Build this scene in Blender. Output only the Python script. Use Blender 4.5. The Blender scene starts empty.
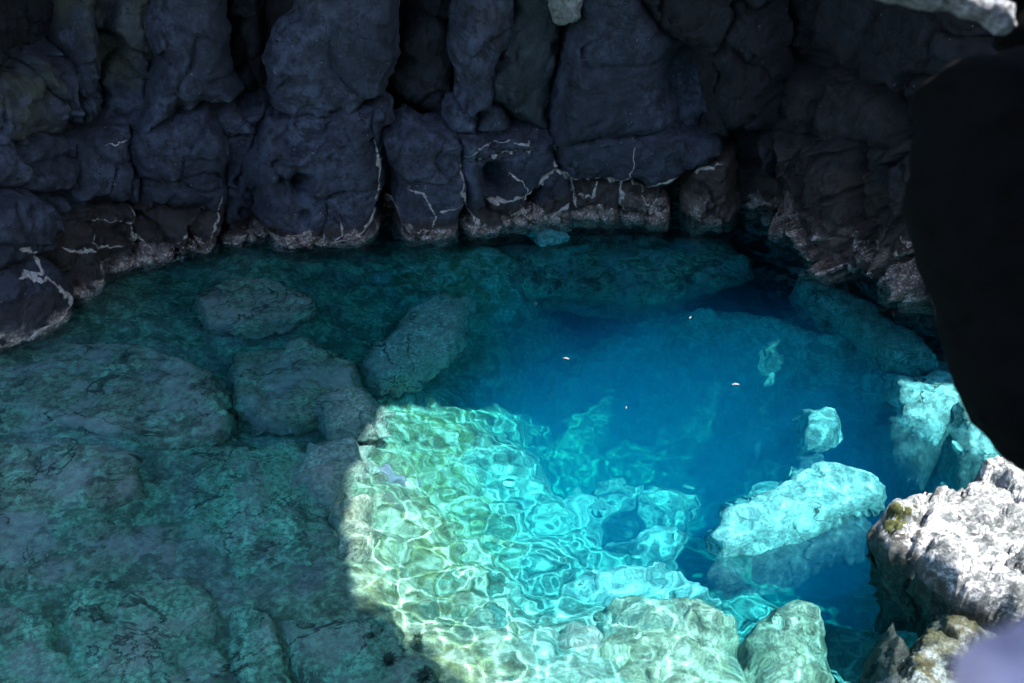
import bpy, bmesh, math, random
import numpy as np
from mathutils import Vector

rad = math.radians
scene = bpy.context.scene
COL = scene.collection
random.seed(7)

# ------------------------------------------------------------------ camera model
CAM_H, PITCH, FX = 3.6, rad(32.0), 996.0
W, H = 1024, 683
CP, SP = math.cos(PITCH), math.sin(PITCH)


def ray(px, py):
    x, y = (px - W / 2) / FX, -(py - H / 2) / FX
    d = np.array([x, CP + y * SP, -SP + y * CP])
    return d / np.linalg.norm(d)


CAM = np.array([0.0, 0.0, CAM_H])
ETA = 1.0 / 1.33


def on_water(px, py, z=0.0):
    d = ray(px, py)
    return CAM + d * ((z - CAM_H) / d[2])


def refract(d):
    c1 = -d[2]
    k = 1 - ETA * ETA * (1 - c1 * c1)
    return np.array([d[0] * ETA, d[1] * ETA, d[2] * ETA + (ETA * c1 - math.sqrt(k))])


def under(px, py, depth):
    """where the sight line through a point of the photograph meets a depth below the flat water"""
    p = on_water(px, py)
    r = refract(ray(px, py))
    return p + r * (depth / -r[2])


# ------------------------------------------------------------------ noise
def _hash(ix, iy, seed):
    n = (ix.astype(np.int64) * 374761393 + iy.astype(np.int64) * 668265263 + seed * 1442695041) & 0xFFFFFFFF
    n = ((n ^ (n >> 13)) * 1274126177) & 0xFFFFFFFF
    n = ((n ^ (n >> 16)) * 2246822519) & 0xFFFFFFFF
    return ((n ^ (n >> 15)) & 0xFFFFFF) / float(0xFFFFFF)


def vnoise(x, y, seed):
    ix, iy = np.floor(x), np.floor(y)
    fx, fy = x - ix, y - iy
    fx, fy = fx * fx * fx * (fx * (fx * 6 - 15) + 10), fy * fy * fy * (fy * (fy * 6 - 15) + 10)
    a, b = _hash(ix, iy, seed), _hash(ix + 1, iy, seed)
    c, d = _hash(ix, iy + 1, seed), _hash(ix + 1, iy + 1, seed)
    return (a + (b - a) * fx) * (1 - fy) + (c + (d - c) * fx) * fy


def fbm(x, y, seed, octv=4, gain=0.5):
    s, a, t = 0.0, 1.0, 0.0
    for o in range(octv):
        s = s + a * (vnoise(x * 2 ** o + 17.3 * o, y * 2 ** o - 9.1 * o, seed + o * 31) - 0.5)
        t += a
        a *= gain
    return s / t * 2


def worley(x, y, seed):
    ix, iy = np.floor(x), np.floor(y)
    f1 = np.full(np.shape(x), 9.0)
    f2 = f1.copy()
    cx, cy, kx, ky = (np.zeros(np.shape(x)) for _ in range(4))
    for ox in (-1, 0, 1):
        for oy in (-1, 0, 1):
            jx, jy = ix + ox, iy + oy
            qx, qy = jx + _hash(jx, jy, seed), jy + _hash(jx, jy, seed + 77)
            d = np.hypot(x - qx, y - qy)
            m = d < f1
            f2 = np.where(m, f1, np.minimum(f2, d))
            f1 = np.where(m, d, f1)
            cx, cy = np.where(m, qx, cx), np.where(m, qy, cy)
            kx, ky = np.where(m, jx, kx), np.where(m, jy, ky)
    return f1, f2, x - cx, y - cy, kx, ky


def facet(x, y, size, seed, tilt=0.5, step=0.3):
    """chiselled rock: every cell a plane of its own height and lean, with a groove between cells"""
    wx = x / size + 0.35 * fbm(x / size * 1.3, y / size * 1.3, seed + 5, 3)
    wy = y / size + 0.35 * fbm(x / size * 1.3, y / size * 1.3, seed + 9, 3)
    f1, f2, dx, dy, kx, ky = worley(wx, wy, seed)
    h = step * (_hash(kx, ky, seed + 3) - 0.5)
    h = h + tilt * ((_hash(kx, ky, seed + 4) - 0.5) * dx + (_hash(kx, ky, seed + 6) - 0.5) * dy)
    return h - 0.22 * np.exp(-((f2 - f1) / 0.06) ** 2)


def poly_sd(px, py, poly):
    """signed distance, positive inside"""
    poly = np.asarray(poly, float)
    best = np.full(px.shape, 1e9)
    inside = np.zeros(px.shape, bool)
    n = len(poly)
    for i in range(n):
        ax, ay = poly[i]
        bx, by = poly[(i + 1) % n]
        ex, ey = bx - ax, by - ay
        t = np.clip(((px - ax) * ex + (py - ay) * ey) / (ex * ex + ey * ey + 1e-12), 0, 1)
        best = np.minimum(best, np.hypot(px - ax - t * ex, py - ay - t * ey))
        c = ((ay > py) != (by > py)) & (px < (bx - ax) * (py - ay) / (by - ay + 1e-12) + ax)
        inside ^= c
    return np.where(inside, best, -best)


def line_dist(px, py, pts):
    best = np.full(px.shape, 1e9)
    for (ax, ay), (bx, by) in zip(pts[:-1], pts[1:]):
        ex, ey = bx - ax, by - ay
        t = np.clip(((px - ax) * ex + (py - ay) * ey) / (ex * ex + ey * ey + 1e-12), 0, 1)
        best = np.minimum(best, np.hypot(px - ax - t * ex, py - ay - t * ey))
    return best


# ------------------------------------------------------------------ mesh helpers
def new_mesh(name, co, faces, mat, parent=None, smooth=True):
    co = np.asarray(co, np.float32)
    me = bpy.data.meshes.new(name)
    if isinstance(faces, np.ndarray) and faces.ndim == 2:
        k = faces.shape[1]
        me.vertices.add(len(co))
        me.vertices.foreach_set('co', co.ravel())
        me.loops.add(faces.size)
        me.loops.foreach_set('vertex_index', faces.ravel().astype(np.int32))
        me.polygons.add(len(faces))
        me.polygons.foreach_set('loop_start', np.arange(0, faces.size, k, dtype=np.int32))
        me.update(calc_edges=True)
    else:
        me.from_pydata(co.tolist(), [], [list(map(int, f)) for f in faces])
        me.update()
    me.polygons.foreach_set('use_smooth', np.full(len(me.polygons), smooth, bool))
    me.materials.append(mat)
    o = bpy.data.objects.new(name, me)
    COL.objects.link(o)
    if parent:
        o.parent = parent
    return o


def tag(o, label, cat, group=None):
    o['label'] = label
    o['category'] = cat
    o['kind'] = 'thing'
    if group:
        o['group'] = group
    return o


def structure(o):
    o['kind'] = 'structure'
    return o


def shell(name, pos, mask, back, mat, parent=None, rings=1, rough=0.):
    """a relief over a grid, cut to a mask and given a skirt that runs back to 'back' (closed with a rear face)"""
    nu, nv = mask.shape
    q = mask[:-1, :-1] & mask[1:, :-1] & mask[1:, 1:] & mask[:-1, 1:]
    i, j = np.nonzero(q)
    a, b, c, d = i * nv + j, (i + 1) * nv + j, (i + 1) * nv + j + 1, i * nv + j + 1
    f = np.stack([a, b, c, d], 1)
    used = np.unique(f)
    remap = np.full(nu * nv, -1)
    remap[used] = np.arange(len(used))
    f = remap[f]
    P = pos.reshape(-1, 3)[used]
    B = back.reshape(-1, 3)[used]
    e = np.concatenate([f[:, [0, 1]], f[:, [1, 2]], f[:, [2, 3]], f[:, [3, 0]]])
    key = np.sort(e, 1)
    uq, inv, cnt = np.unique(key[:, 0] * 10 ** 7 + key[:, 1], return_inverse=True, return_counts=True)
    be = e[cnt[inv] == 1]
    bv = np.unique(be)
    m2 = np.full(len(P), -1)
    m2[bv] = np.arange(len(bv))
    nb_, base, verts, quads = len(bv), len(P), [P], [f]
    lower = bv
    A, Z0 = P[bv], B[bv]
    for r in range(1, rings + 1):
        t = r / rings
        Q = A + (Z0 - A) * t
        h = rough * math.sin(math.pi * min(t, .8))
        s1, s2, s3 = Q[:, 0] / .16 + Q[:, 2] / .21, Q[:, 1] / .16 - Q[:, 2] / .19, Q[:, 2] / .16 + Q[:, 0] / .3
        Q = Q + h * np.stack([fbm(s1, s2, 611, 4), fbm(s2, s3, 612, 4), .5 * fbm(s3, s1, 613, 4)], 1)
        verts.append(Q)
        new = np.arange(nb_) + base + (r - 1) * nb_
        p0, p1 = (lower[m2[be[:, 0]]], lower[m2[be[:, 1]]])
        q0, q1 = (new[m2[be[:, 0]]], new[m2[be[:, 1]]])
        quads.append(np.stack([p1, p0, q0, q1], 1))
        lower = new
    return new_mesh(name, np.concatenate(verts), np.concatenate(quads), mat, parent)


# ------------------------------------------------------------------ materials
class NT:
    def __init__(self, name):
        self.m = bpy.data.materials.new(name)
        self.m.use_nodes = True
        self.t = self.m.node_tree
        self.n = self.t.nodes
        self.b = self.n.get('Principled BSDF')
        self.out = self.n.get('Material Output')
        geo = self.n.new('ShaderNodeNewGeometry')
        self.pos = geo.outputs['Position']
        self.nrm = geo.outputs['Normal']
        sep = self.n.new('ShaderNodeSeparateXYZ')
        self.t.links.new(self.pos, sep.inputs[0])
        self.z = sep.outputs[2]

    def put(self, sock, v):
        if hasattr(v, 'is_output'):
            self.t.links.new(v, sock)
        else:
            sock.default_value = v

    def noise(self, scale, detail=6, rough=0.6, dist=0.0, off=0.0, vec=None):
        x = self.n.new('ShaderNodeTexNoise')
        v = vec or self.pos
        if off:
            mp = self.n.new('ShaderNodeMapping')
            mp.inputs['Location'].default_value = (off, off * 1.7, -off)
            self.t.links.new(v, mp.inputs[0])
            v = mp.outputs[0]
        self.t.links.new(v, x.inputs['Vector'])
        x.inputs['Scale'].default_value = scale
        x.inputs['Detail'].default_value = detail
        x.inputs['Roughness'].default_value = rough
        x.inputs['Distortion'].default_value = dist
        return x.outputs[0]

    def vor(self, scale, feature='F1', out=0, rnd=1.0):
        x = self.n.new('ShaderNodeTexVoronoi')
        x.feature = feature
        self.t.links.new(self.pos, x.inputs['Vector'])
        x.inputs['Scale'].default_value = scale
        x.inputs['Randomness'].default_value = rnd
        return x.outputs[out]

    def ramp(self, v, a, b, lo=0.0, hi=1.0):
        x = self.n.new('ShaderNodeMapRange')
        x.interpolation_type = 'SMOOTHSTEP'
        self.put(x.inputs[0], v)
        for i, q in zip((1, 2, 3, 4), (a, b, lo, hi)):
            x.inputs[i].default_value = q
        return x.outputs[0]

    def math(self, op, a, b=0.0):
        x = self.n.new('ShaderNodeMath')
        x.operation = op
        self.put(x.inputs[0], a)
        self.put(x.inputs[1], b)
        return x.outputs[0]

    def mix(self, f, a, b):
        x = self.n.new('ShaderNodeMix')
        x.data_type = 'RGBA'
        self.put(x.inputs[0], f)
        for s, v in ((6, a), (7, b)):
            if isinstance(v, tuple):
                v = (*v, 1.0)
            self.put(x.inputs[s], v)
        return x.outputs[2]

    def bump(self, h, strength, dist=0.02, prev=None):
        x = self.n.new('ShaderNodeBump')
        x.inputs['Strength'].default_value = strength
        x.inputs['Distance'].default_value = dist
        self.t.links.new(h, x.inputs['Height'])
        if prev is not None:
            self.t.links.new(prev, x.inputs['Normal'])
        return x.outputs[0]

    def finish(self, color, rough, normal, spec=0.4):
        self.put(self.b.inputs['Base Color'], color)
        self.put(self.b.inputs['Roughness'], rough)
        self.b.inputs['Specular IOR Level'].default_value = spec
        if normal is not None:
            self.t.links.new(normal, self.b.inputs['Normal'])
        return self.m


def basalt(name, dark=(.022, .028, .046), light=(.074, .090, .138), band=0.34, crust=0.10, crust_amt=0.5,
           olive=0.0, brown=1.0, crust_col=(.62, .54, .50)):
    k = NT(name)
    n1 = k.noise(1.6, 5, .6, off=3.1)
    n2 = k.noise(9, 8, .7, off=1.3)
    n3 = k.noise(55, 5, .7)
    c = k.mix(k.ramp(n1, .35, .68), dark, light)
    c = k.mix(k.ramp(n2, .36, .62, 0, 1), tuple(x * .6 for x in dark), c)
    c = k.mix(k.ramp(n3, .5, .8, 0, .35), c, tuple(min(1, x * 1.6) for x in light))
    # rusty and olive films
    c = k.mix(k.ramp(k.noise(2.3, 7, .68, off=8.2), .54, .72, 0, .4), c, (.048, .040, .040))
    if olive:
        c = k.mix(k.ramp(k.noise(2.0, 7, .6, off=5.5), .42, .66, 0, olive), c, (.085, .095, .055))
    # hairline fractures and gas pits
    fr = k.math('ABSOLUTE', k.math('SUBTRACT', k.noise(1.25, 5, .55, .5, off=21.0), .5))
    fr2 = k.math('ABSOLUTE', k.math('SUBTRACT', k.noise(2.6, 6, .6, .4, off=33.0), .5))
    crack = k.math('MAXIMUM', k.ramp(fr, .009, .002), k.math('MULTIPLY', k.ramp(fr2, .010, .003), k.ramp(k.noise(1.1, 2, off=17), .56, .66)))
    pit = k.math('MULTIPLY', k.ramp(k.vor(26), .22, .10), k.ramp(k.noise(1.9, 4, off=27), .46, .60))
    c = k.mix(k.math('MULTIPLY', crack, .5), c, (.004, .004, .005))
    c = k.mix(k.math('MULTIPLY', pit, .6), c, (.006, .006, .008))
    c = k.mix(k.ramp(k.noise(3.7, 8, .75, off=41), .58, .70, 0, .45), c, tuple(min(1, x * 1.9) for x in light))
    # salt specks
    sp = k.math('MULTIPLY', k.ramp(k.vor(17), .13, .05), k.ramp(k.noise(3.1, 3, off=2.2), .50, .66))
    c = k.mix(k.math('MULTIPLY', sp, .7), c, (.42, .43, .46))
    # tide band: wet, brown black
    zz = k.math('ADD', k.z, k.math('MULTIPLY', k.math('SUBTRACT', k.noise(4, 6, .6, off=4.4), .5), -.30))
    wet = k.ramp(zz, band + .03, band - .05)
    c = k.mix(k.math('MULTIPLY', wet, .85 * brown), c, (.030, .022, .020))
    ws = k.math('MULTIPLY', k.ramp(k.vor(34), .16, .05), k.ramp(k.noise(6, 4, off=7.2), .52, .66))
    c = k.mix(k.math('MULTIPLY', k.math('MULTIPLY', ws, wet), .6), c, (.30, .27, .26))
    # barnacle crust along the waterline
    zc = k.math('ADD', k.z, k.math('MULTIPLY', k.math('SUBTRACT', k.noise(5.5, 7, .65, off=6.6), .5), -.45))
    cr = k.math('MULTIPLY', k.ramp(zc, crust + .05, crust - .05), k.ramp(k.noise(7.5, 6, .6, off=9.3), .62 - .3 * crust_amt, .72 - .3 * crust_amt))
    cr = k.math('MULTIPLY', cr, k.ramp(k.noise(1.7, 3, .6, off=12.3), .40, .54, .25, 1))
    cells = k.vor(42)
    cc = k.mix(k.ramp(cells, .25, .6), crust_col, tuple(x * .45 for x in crust_col))
    cc = k.mix(k.ramp(k.noise(11, 6, .7, off=1.9), .46, .62, 0, .75), cc, (.10, .075, .07))
    c = k.mix(cr, c, cc)
    nb = k.bump(k.noise(6, 10, .72, off=.7), .8, .09)
    nb = k.bump(k.noise(30, 8, .75), .7, .025, nb)
    nb = k.bump(k.math('MULTIPLY', cells, cr), .8, .02, nb)
    nb = k.bump(k.math('SUBTRACT', 1.0, k.math('MAXIMUM', crack, pit)), .5, .02, nb)
    r = k.mix(wet, (.78, .78, .78), (.42, .42, .42))
    return k.finish(c, r, nb, .35)


def sea_rock(name, pale=(.36, .34, .28), mid=(.17, .19, .13), dark=(.055, .05, .045), pale_at=.5, spots=.5, mauve=0.0, scale=1.0, wet=False):
    k = NT(name)
    n1 = k.noise(1.9 * scale, 7, .65, .3, off=2.7)
    n2 = k.noise(6 * scale, 9, .72, .6, off=4.1)
    n3 = k.noise(24 * scale, 7, .75)
    c = k.mix(k.ramp(n2, .45, .57), mid, pale)
    c = k.mix(k.ramp(n1, pale_at - .10, pale_at + .10, .8, 0), c, mid)
    c = k.mix(k.ramp(n3, .45, .54, .6, 0), c, dark)
    c = k.mix(k.ramp(k.noise(4.2 * scale, 8, .74, .5, off=7.7), .53, .61, 0, spots), c, dark)
    if mauve:
        c = k.mix(k.ramp(k.noise(3.3 * scale, 7, .7, off=11.7), .44, .62, 0, mauve), c, (.58, .38, .38))
    if wet:
        zw = k.math('ADD', k.z, k.math('MULTIPLY', k.math('SUBTRACT', k.noise(5, 6, .65, off=6.1), .5), -.22))
        c = k.mix(k.ramp(zw, .10, .03, 0, .8), c, (.045, .043, .036))
    ck = k.ramp(k.math('ABSOLUTE', k.math('SUBTRACT', k.noise(1.5 * scale, 5, .55, .8, off=14.4), .5)), .003, .012, .9, 0)
    ck = k.math('MULTIPLY', ck, k.ramp(k.noise(2.1, 3, off=3.3), .40, .55))
    c = k.mix(ck, c, (.03, .028, .025))
    nb = k.bump(k.noise(9 * scale, 9, .7, off=.9), .7, .05)
    nb = k.bump(n3, .55, .015, nb)
    return k.finish(c, .8, nb, .25)


def plain(name, col, rough=.7, bump_s=30, var=.35):
    k = NT(name)
    n = k.noise(bump_s, 6, .65)
    c = k.mix(k.ramp(n, .3, .7), tuple(x * (1 - var) for x in col), col)
    return k.finish(c, rough, k.bump(n, .5, .01), .3)


M_WALL = basalt('basalt', olive=0.0)
M_OLIVE = basalt('basalt_with_olive_film', olive=.75)
M_DEEP = basalt('shaded_basalt', dark=(.006, .007, .011), light=(.015, .018, .028))  # basalt with the shade of clefts and the right wall put into its colour
M_GREEN = basalt('greenish_basalt', dark=(.022, .032, .040), light=(.042, .060, .072))
M_TIDE = basalt('tide_basalt', band=.62, crust=.09, crust_amt=.8)
M_BLOCK = basalt('shore_basalt', band=.20, crust=.07, crust_amt=.8)
M_PINK = basalt('shaded_barnacled_basalt', dark=(.013, .0135, .018), light=(.026, .028, .036), band=.7, crust=.26, crust_amt=.85, crust_col=(.30, .24, .22))  # rock and crust tones lowered to hold the right wall's shade
M_ROUND = basalt('rounded_basalt', band=.30, crust=.08, crust_amt=.9, brown=.6)
M_BACK = basalt('cave_rock', dark=(.012, .012, .014), light=(.03, .03, .034), band=.3)
M_ARCH = plain('unlit_rock', (.003, .003, .0033), .95, 12)  # the unlit side's blackness is put into the base colour
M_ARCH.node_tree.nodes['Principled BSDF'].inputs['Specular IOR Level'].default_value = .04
M_ROOF = plain('mask_roof_rock', (.035, .036, .042), .9, 4)
M_VEIN = plain('mineral_crust', (.36, .34, .33), .8, 40, .55)
def crust_mat():
    k = NT('barnacle_crust')
    cells = k.vor(48)
    c = k.mix(k.ramp(cells, .2, .6), (.40, .345, .32), (.15, .12, .11))
    c = k.mix(k.ramp(k.noise(9, 7, .7, off=1.9), .46, .60, 0, .85), c, (.085, .06, .055))
    c = k.mix(k.ramp(k.noise(5, 5, .7, off=7.9), .56, .66, 0, .6), c, (.55, .52, .50))
    nb = k.bump(cells, .9, .02)
    return k.finish(c, .75, k.bump(k.noise(60, 5, .7), .6, .01, nb), .3)


M_CRUST = crust_mat()
M_SHELF = sea_rock('shelf_rock', pale=(.52, .68, .48), mid=(.32, .28, .20), dark=(.05, .032, .028), spots=.85, mauve=.7)
M_SLAB = sea_rock('algae_slab', pale=(.48, .82, .58), mid=(.24, .42, .28), dark=(.04, .03, .028), spots=.8, mauve=.45, scale=1.3)
M_PALE = sea_rock('pale_sea_rock', pale=(.86, .88, .86), mid=(.48, .56, .54), dark=(.14, .16, .15), pale_at=.48, spots=.5, scale=1.2)
M_RIDGE = sea_rock('mottled_ridge_rock', pale=(.78, .78, .68), mid=(.42, .44, .36), dark=(.08, .08, .07), spots=.6, mauve=.5, scale=1.6)
M_CREAM = sea_rock('cream_rock', pale=(.74, .70, .56), mid=(.42, .42, .30), dark=(.10, .11, .09), pale_at=.46, spots=.6, mauve=.15, scale=2.0)
M_WHITE = sea_rock('bleached_rock', pale=(.66, .67, .70), mid=(.15, .17, .18), dark=(.035, .042, .046), pale_at=.42, spots=.8, mauve=.0, scale=2.1, wet=True)
M_BANK = sea_rock('stained_white_rock', pale=(.58, .58, .60), mid=(.17, .14, .075), dark=(.03, .036, .04), pale_at=.45, spots=.95, mauve=.0, scale=1.8)
M_LIP = sea_rock('bleached_lip_rock', pale=(.60, .62, .70), mid=(.26, .28, .32), dark=(.03, .03, .035), pale_at=.6, spots=.4, scale=3.0)
M_MOSS = plain('green_moss', (.048, .058, .016), .9, 40, .8)
M_URCHIN = plain('urchin_black', (.016, .012, .012), .6, 60)
M_FLECK = plain('white_scrap', (.16, .17, .17), .6, 60)
M_LILAC = plain('lilac_stone', (.40, .33, .44), .8, 14, .3)

# ------------------------------------------------------------------ cave wall surface (u along the waterline, v = height)
shore = [(-420, 470), (-200, 398), (-80, 352), (0, 330), (30, 321), (60, 303), (85, 286), (112, 268), (150, 257), (200, 250), (260, 243),
         (330, 237), (375, 234), (400, 236), (450, 231), (500, 223), (560, 217), (640, 218), (700, 219), (740, 218), (775, 225), (812, 246),
         (850, 266), (890, 280), (930, 298), (968, 345), (1010, 395), (1080, 440), (1200, 500)]
F = np.array([on_water(*p)[:2] for p in shore])
seg = np.r_[0, np.cumsum(np.linalg.norm(np.diff(F, axis=0), axis=1))]
ULEN = seg[-1]
us = np.arange(0, ULEN, .05)
Fx, Fy = np.interp(us, seg, F[:, 0]), np.interp(us, seg, F[:, 1])
ker = np.hanning(9)
ker /= ker.sum()
Fx = np.convolve(np.pad(Fx, 4, mode='edge'), ker, 'valid')
Fy = np.convolve(np.pad(Fy, 4, mode='edge'), ker, 'valid')
tx, ty = np.gradient(Fx), np.gradient(Fy)
kn = np.hanning(31)
kn /= kn.sum()
tx = np.convolve(np.pad(tx, 15, mode='edge'), kn, 'valid')
ty = np.convolve(np.pad(ty, 15, mode='edge'), kn, 'valid')
ln = np.hypot(tx, ty)
NX, NY = ty / ln, -tx / ln          # towards the pool


def wall_point(u, v, d):
    x, y = np.interp(u, us, Fx), np.interp(u, us, Fy)
    nx, ny = np.interp(u, us, NX), np.interp(u, us, NY)
    return np.stack([x + nx * d, y + ny * d, v + 0 * u], -1)


def to_uv(px, py):
    d = ray(px, py)
    best = None
    # plan intersection of the sight line with the wall's footprint
    cr = Fx * d[1] - Fy * d[0]
    s = np.nonzero(np.sign(cr[:-1]) != np.sign(cr[1:]))[0]
    for i in s:
        t = cr[i] / (cr[i] - cr[i + 1])
        x, y = Fx[i] + t * (Fx[i + 1] - Fx[i]), Fy[i] + t * (Fy[i + 1] - Fy[i])
        k = (x * d[0] + y * d[1]) / (d[0] ** 2 + d[1] ** 2)
        if k > 0 and (best is None or k < best[0]):
            best = (k, us[i] + t * (us[i + 1] - us[i]), CAM_H + k * d[2])
    if best is None:
        raise ValueError((px, py))
    return best[1], best[2]


G = .016
BLOCKS = []


def relief(b, u, v):
    seed = b['seed']
    wu = u + .06 * fbm(u / .22, v / .30, seed, 4) + .012 * fbm(u / .06, v / .06, seed + 1, 2)
    wv = v + .06 * fbm(u / .22 + 9, v / .30, seed + 2, 4) + .012 * fbm(u / .06, v / .06 + 5, seed + 3, 2)
    sd = poly_sd(wu, wv, b['uv'])
    uc, vc = b['c']
    t = 1 - np.clip(sd / (b['R'] * .55), 0, 1)
    e = np.clip(1 - sd / .16, 0, 1)
    d = b['off'] + b['tu'] * (u - uc) + b['tv'] * (v - vc) - .42 * b['bulge'] * t ** 1.3
    if b['round']:
        su, sv = b['size']
        d = d - .3 * b['round'] * (((u - uc) / su) ** 2 + ((v - vc) / sv) ** 2)
    fs = b['fs'] * 1.25
    d = d + 1.5 * b['fa'] * (facet(u, v, fs, seed + 20, .9, .30) + .28 * facet(u, v, fs * .42, seed + 40, .8, .25))
    d = d - .16 * e * np.clip(facet(u, v, .17, seed + 70, .9, 1.0) + .05, 0, 1)
    d = d + .03 * fbm(u / .4, v / .4, seed + 60, 5) - .018 * np.abs(fbm(u / .16, v / .24, seed + 63, 4)) + .012 * fbm(u / .05, v / .05, seed + 61, 3)
    for (hu, hv, ru, rv, dep) in b['dents']:
        q = ((wu - hu) / ru) ** 2 + ((wv - hv) / rv) ** 2
        d = d - dep * np.exp(-q ** 1.6)
    for (pts, wd, dep) in b['cracks']:
        d = d - dep * np.exp(-(line_dist(wu, wv, pts) / wd) ** 2)
    d = d - np.where(sd < 0, -sd * 3.5, 0)
    return d, sd


def block(name, label, poly, mat, off=0., bulge=.12, R=.14, tu=0., tv=0., rnd=0., fs=.42, fa=.16, dents=(), cracks=(), cat='rock block',
          group='dark basalt blocks of the cave wall'):
    uv = np.array([to_uv(*p) for p in poly])
    s_ = .0085     # metres per pixel on the wall, for the dents
    b = dict(uv=uv, off=off, bulge=bulge, R=R, tu=tu, tv=tv, fs=fs, fa=fa, seed=101 + 37 * len(BLOCKS), c=uv.mean(0),
             size=np.ptp(uv, axis=0) / 2, round=rnd,
             dents=[(*to_uv(x, y), rx * s_, ry * s_, dp) for (x, y, rx, ry, dp) in dents],
             cracks=[([to_uv(*p) for p in pts], wd, dp) for (pts, wd, dp) in cracks])
    lo, hi = uv.min(0) - .1, uv.max(0) + .1
    U, V = np.meshgrid(np.arange(lo[0], hi[0], G), np.arange(lo[1], hi[1], G), indexing='ij')
    d, sd = relief(b, U, V)
    mask = sd > -.07 - 1.2 * G
    gu, gv = np.gradient(sd, G)
    gl = gu * gu + gv * gv + .05
    o_ = np.clip(-.07 - sd, 0, 2 * G)
    U, V = U + o_ * gu / gl, V + o_ * gv / gl
    d = relief(b, U, V)[0]
    o = shell(name, wall_point(U, V, d), mask, wall_point(U, V, np.minimum(d - .05, off - .42)), mat, rings=4, rough=.05)
    tag(o, label, cat, group)
    b['o'] = o
    BLOCKS.append(b)
    return b


def vein(b, pts, wid=.011, jag=.022):
    """a raised pale mineral seam that follows the rock's surface"""
    uv = np.array([to_uv(*p) for p in pts])
    s = np.r_[0, np.cumsum(np.linalg.norm(np.diff(uv, axis=0), axis=1))]
    wid *= .78
    n = max(4, int(s[-1] / .008))
    q = np.linspace(0, s[-1], n)
    u, v = np.interp(q, s, uv[:, 0]), np.interp(q, s, uv[:, 1])
    sd_ = int(abs(pts[0][0] * 13 + pts[0][1] * 7))
    u = u + jag * fbm(q / .06, q * 0 + 1, sd_, 3)
    v = v + jag * fbm(q / .06, q * 0 + 5, sd_ + 3, 3)
    tu, tv = np.gradient(u), np.gradient(v)
    l = np.hypot(tu, tv) + 1e-9
    tu, tv = tu / l, tv / l
    w = wid * (.42 + 1.9 * vnoise(q / .05, q * 0, sd_ + 7) ** 2 + .7 * vnoise(q / .014, q * 0, sd_ + 8)) * np.clip(np.minimum(q, s[-1] - q) / .05 + .25, 0, 1)
    rings = []
    for a in (-1, -.6, 0, .6, 1):
        rag = 1 + .9 * (vnoise(q / .011, q * 0 + 3 * a, sd_ + 17) - .5) * abs(a)
        uu, vv = u - tv * w * a * rag, v + tu * w * a * rag
        d = np.max([np.where(sd > -.05, dd, -9) for dd, sd in (relief(x, uu, vv) for x in BLOCKS if near(x, uv))], axis=0)
        d = np.maximum(d, b['off'] - .3)
        lift = (1 - a * a) * w * .55 * (.6 + .8 * vnoise(q / .02, q * 0 + a, sd_ + 9)) - (.006 if abs(a) == 1 else 0)
        rings.append(wall_point(uu, vv, d + lift))
    R = np.stack(rings, 1)
    k = R.shape[1]
    i, j = np.meshgrid(np.arange(n - 1), np.arange(k - 1), indexing='ij')
    i, j = i.ravel(), j.ravel()
    f = np.stack([i * k + j, (i + 1) * k + j, (i + 1) * k + j + 1, i * k + j + 1], 1)
    return new_mesh('mineral_vein', R.reshape(-1, 3), f, M_VEIN, b['o'])


def near(x, uv):
    return (x['uv'].min(0) - .2 < uv.max(0)).all() and (x['uv'].max(0) + .2 > uv.min(0)).all()


T = -190  # top of the upper tier, above the picture
UP = 'upper basalt slabs of the cave wall'
LO = 'basalt blocks along the waterline'

# upper tier, left to right
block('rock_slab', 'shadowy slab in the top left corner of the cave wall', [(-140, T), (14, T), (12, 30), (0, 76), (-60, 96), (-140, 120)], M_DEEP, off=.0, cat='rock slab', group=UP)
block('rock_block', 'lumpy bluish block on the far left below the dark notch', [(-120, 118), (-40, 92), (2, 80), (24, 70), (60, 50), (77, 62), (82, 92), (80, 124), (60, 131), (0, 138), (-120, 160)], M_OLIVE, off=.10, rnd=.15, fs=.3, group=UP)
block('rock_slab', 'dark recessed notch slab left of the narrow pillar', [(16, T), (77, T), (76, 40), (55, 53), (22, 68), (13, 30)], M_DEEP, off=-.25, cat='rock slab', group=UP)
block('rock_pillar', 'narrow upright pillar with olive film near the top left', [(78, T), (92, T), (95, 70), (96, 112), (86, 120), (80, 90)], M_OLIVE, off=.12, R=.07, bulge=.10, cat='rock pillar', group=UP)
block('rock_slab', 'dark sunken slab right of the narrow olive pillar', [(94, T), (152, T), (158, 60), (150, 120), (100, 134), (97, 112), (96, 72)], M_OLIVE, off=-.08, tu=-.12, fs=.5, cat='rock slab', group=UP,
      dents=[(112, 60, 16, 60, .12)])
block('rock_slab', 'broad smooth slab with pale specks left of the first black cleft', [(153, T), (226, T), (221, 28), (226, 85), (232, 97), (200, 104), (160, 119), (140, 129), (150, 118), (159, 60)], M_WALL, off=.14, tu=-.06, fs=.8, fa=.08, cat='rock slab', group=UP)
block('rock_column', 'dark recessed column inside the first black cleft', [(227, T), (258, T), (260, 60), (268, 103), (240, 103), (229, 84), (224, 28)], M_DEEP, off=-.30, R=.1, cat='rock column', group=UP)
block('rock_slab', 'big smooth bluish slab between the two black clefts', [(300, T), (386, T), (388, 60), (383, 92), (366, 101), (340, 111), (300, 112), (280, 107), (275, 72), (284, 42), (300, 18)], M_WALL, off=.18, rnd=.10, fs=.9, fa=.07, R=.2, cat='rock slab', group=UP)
block('rock_column', 'dark leaning column on the right side of the second black cleft', [(432, T), (464, T), (463, 60), (458, 110), (455, 131), (430, 125), (405, 108), (398, 95), (412, 55), (425, 30)], M_DEEP, off=-.20, R=.2, tu=.2, cat='rock column', group=UP)
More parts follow.
